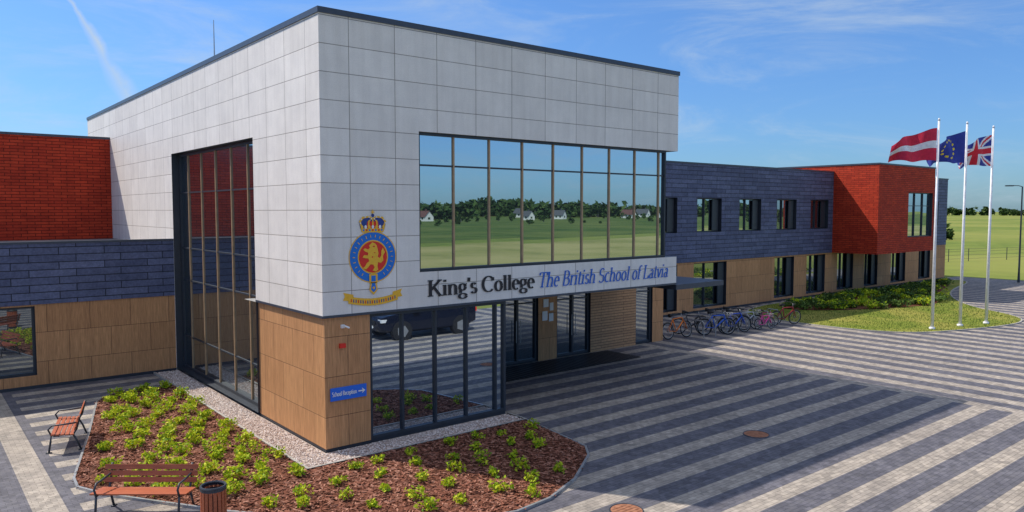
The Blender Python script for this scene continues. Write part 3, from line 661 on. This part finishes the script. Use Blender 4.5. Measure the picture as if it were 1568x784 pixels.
# ---------------------------------------------------------------- distant things
def house(x,y,ang,w=9,d=7.5,h=2.8,rc=(.12,.05,.04),name='detached_house'):
    e=empty(name);b=MB();wm=plain('render_wall',(.75,.72,.66),.8);rm=plain('roof_tiles',rc,.7)
    b.box(-w/2,w/2,-d/2,d/2,0,h,wm)
    b.add([(-w/2,-d/2,h),(-w/2,d/2,h),(-w/2,0,h+d*.42),(w/2,-d/2,h),(w/2,d/2,h),(w/2,0,h+d*.42)],[(0,1,2),(3,5,4)],wm)
    for s in (-1,1): b.add([(-w/2-.5,s*(d/2+.5),h-.42),(w/2+.5,s*(d/2+.5),h-.42),(w/2+.5,0,h+d*.42+.05),(-w/2-.5,0,h+d*.42+.05)],[(0,1,2,3)],rm)
    for s in (-1,1):
        for k in (-.3,0,.3): b.box(k*w-.6,k*w+.6,s*d/2-.03,s*d/2+.03,1,2.3,GLASS2)
        b.box(s*w/2-.03,s*w/2+.03,-1,1,1,2.3,GLASS2)
    b.box(w*.2,w*.2+.7,-.4,.4,h+d*.3,h+d*.42+1,rm)
    b.build('walls_and_roof',e);e.location=(x,y,0);e.rotation_euler=(0,0,ang)
for (x,y,a) in ((225,-350,1.3),(310,-360,1.3),(335,-355,1.1),(392,-345,1.35),(425,-360,1.2),(450,-350,1.5),(490,-362,1.4)): house(x,y,a,rc=(.12,.05,.04) if R(0,1)<.5 else (.07,.075,.08))
def trees(name,pts,hmin,hmax,n=150,ls=1.0):
    b=MB()
    for (x,y) in pts:
        h=R(hmin,hmax)*(1+.2*math.sin(x*.021)+.1*math.sin(x*.07+1));r=h*R(.42,.55);b.tube([(x,y,0),(x,y,h*.6)],[.3,.12],ASPH,5,False)
        cl=[(R(-.6,.6)*r,R(-.6,.6)*r,R(.15,.85)*h,R(.35,.6)*r) for _ in range(7)]
        for _ in range(n):
            c=random.choice(cl);d=Vector((R(-1,1),R(-1,1),R(-1,1))).normalized()*c[3]*R(.4,1.1)
            leafquad(b,(x+c[0]+d.x,y+c[1]+d.y,max(.5,c[2]+d.z)),ls*R(.8,1.4),TLEAF)
    return b.build(name)
trees('distant_treeline',[(-40+i*1.9+R(-2,2),-440+R(-28,28)) for i in range(470)],9,12,60,2.4)
trees('distant_treeline',[(900+R(-25,25),60+i*3) for i in range(200)],5,9,50,2.2)
trees('distant_bushes',[(R(40,450),-290+R(-70,80)) for i in range(110)]+[(150+R(-6,6),48+R(-9,9)) for i in range(7)],1.5,3.6,80,.6)
b=MB()
for i in range(45): b.tube([(66+i*3,22-i*.9+0,0),(66+i*3,22-i*.9,1.4)],.04,DARK,5)
for z in (.3,.7,1.1,1.35): b.tube([(66,22,z),(66+44*3,22-44*.9,z)],.012,DARK,4)
b.build('wire_fence')
# ---------------------------------------------------------------- sky, sun, camera
sund=Vector((.32,-.56,-.765)).normalized()
sl=bpy.data.lights.new('sun','SUN');sl.energy=5;sl.angle=math.radians(.5);sl.color=(1,.92,.80)
so=bpy.data.objects.new('sun',sl);S.collection.objects.link(so);so.rotation_euler=sund.to_track_quat('-Z','Y').to_euler()
w=bpy.data.worlds.new('World');S.world=w;w.use_nodes=True;t=w.node_tree;bg=t.nodes['Background']
sky=t.nodes.new('ShaderNodeTexSky');sky.sky_type='NISHITA';sky.sun_disc=False
sky.sun_elevation=math.radians(50);sky.sun_rotation=math.atan2(-.32,.56);sky.air_density=1.1;sky.dust_density=.5;sky.ozone_density=3
def wn(ty,**k):
    x=t.nodes.new(ty)
    for a,c in k.items(): setattr(x,a,c)
    return x
def wm(op,a,b=None,c=None):
    x=wn('ShaderNodeMath',operation=op)
    for i,v in enumerate((a,b,c)):
        if v is None: continue
        if hasattr(v,'is_output'): t.links.new(v,x.inputs[i])
        else: x.inputs[i].default_value=v
    return x.outputs[0]
tc=wn('ShaderNodeTexCoord')
sx=wn('ShaderNodeSeparateXYZ');t.links.new(tc.outputs['Generated'],sx.inputs[0]);zz=sx.outputs['Z']
rp=wn('ShaderNodeValToRGB');t.links.new(zz,rp.inputs[0]);e=rp.color_ramp.elements
e.new(.12);e.new(.35)
for q,(p,c) in zip(e,((0,(.34,.57,.90)),(.12,(.40,.62,.95)),(.35,(.50,.73,1.04)),(1,(.9,.95,1)))): q.position=p;q.color=(*c,1)
tint=wn('ShaderNodeMix',data_type='RGBA',blend_type='MULTIPLY');tint.inputs[0].default_value=1
t.links.new(sky.outputs[0],tint.inputs[6]);t.links.new(rp.outputs[0],tint.inputs[7])
mp=wn('ShaderNodeMapping');mp.inputs['Scale'].default_value=(1.2,2.2,9);mp.inputs['Rotation'].default_value=(.1,.25,.6)
t.links.new(tc.outputs['Generated'],mp.inputs[0])
no=wn('ShaderNodeTexNoise');no.inputs['Scale'].default_value=1.6;no.inputs['Detail'].default_value=9;no.inputs['Roughness'].default_value=.66;no.inputs['Distortion'].default_value=.8;t.links.new(mp.outputs[0],no.inputs['Vector'])
def mr(v,a,b,c,d):
    x=wn('ShaderNodeMapRange',interpolation_type='SMOOTHSTEP');t.links.new(v,x.inputs[0])
    for i,k in enumerate((a,b,c,d)): x.inputs[i+1].default_value=k
    return x.outputs[0]
cl=mr(no.outputs['Fac'],.43,.80,0,.55)
d1=Vector((.1605,.9613,.2245));d2=Vector((.2136,.9677,.1339));nn=d1.cross(d2).normalized();al=(d2-d1).normalized()
def dot(v):
    x=wn('ShaderNodeVectorMath',operation='DOT_PRODUCT');t.links.new(tc.outputs['Generated'],x.inputs[0]);x.inputs[1].default_value=v;return x.outputs['Value']
n2=wn('ShaderNodeTexNoise');n2.inputs['Scale'].default_value=45;n2.inputs['Detail'].default_value=5;t.links.new(tc.outputs['Generated'],n2.inputs['Vector'])
dist=wm('ABSOLUTE',wm('ADD',dot(nn),wm('MULTIPLY',wm('SUBTRACT',n2.outputs['Fac'],.5),.012)))
pos=wm('DIVIDE',wm('SUBTRACT',dot(al),d1.dot(al)),(d2-d1).length)
wid=wm('ADD',.004,wm('MULTIPLY',wm('MAXIMUM',pos,0.0),.012))
band=wm('MAXIMUM',wm('SUBTRACT',1.0,wm('DIVIDE',dist,wid)),0.0)
rng=wm('MULTIPLY',wm('GREATER_THAN',pos,-.3),wm('LESS_THAN',pos,1.15))
fac=wm('MAXIMUM',cl,wm('MULTIPLY',wm('MULTIPLY',band,rng),wm('MULTIPLY',n2.outputs['Fac'],1.2)))
mx=wn('ShaderNodeMix',data_type='RGBA');t.links.new(fac,mx.inputs[0]);t.links.new(tint.outputs[2],mx.inputs[6]);mx.inputs[7].default_value=(3.7,4.4,5.1,1)
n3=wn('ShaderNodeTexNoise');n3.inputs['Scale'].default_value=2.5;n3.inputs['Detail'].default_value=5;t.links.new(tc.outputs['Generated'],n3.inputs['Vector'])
fill_cloud=wm('MULTIPLY',mr(zz,.42,.7,0,1),mr(n3.outputs['Fac'],.40,.62,.1,.9))  # bright overhead cloud, out of view, added to the sky to fill the shade
m2=wn('ShaderNodeMix',data_type='RGBA');t.links.new(fill_cloud,m2.inputs[0]);t.links.new(mx.outputs[2],m2.inputs[6]);m2.inputs[7].default_value=(6.8,6.9,7.2,1)
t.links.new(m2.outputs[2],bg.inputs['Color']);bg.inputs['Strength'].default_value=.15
cam=bpy.data.cameras.new('camera');co=bpy.data.objects.new('camera',cam);S.collection.objects.link(co);S.camera=co
cam.lens=26.5;cam.sensor_width=36;cam.clip_end=6000
co.location=(-7.4,-15.86,5.6);co.rotation_euler=(math.radians(90-3.47),0,math.radians(-39.2))
S.view_settings.view_transform='Standard';S.view_settings.look='None';S.view_settings.exposure=0
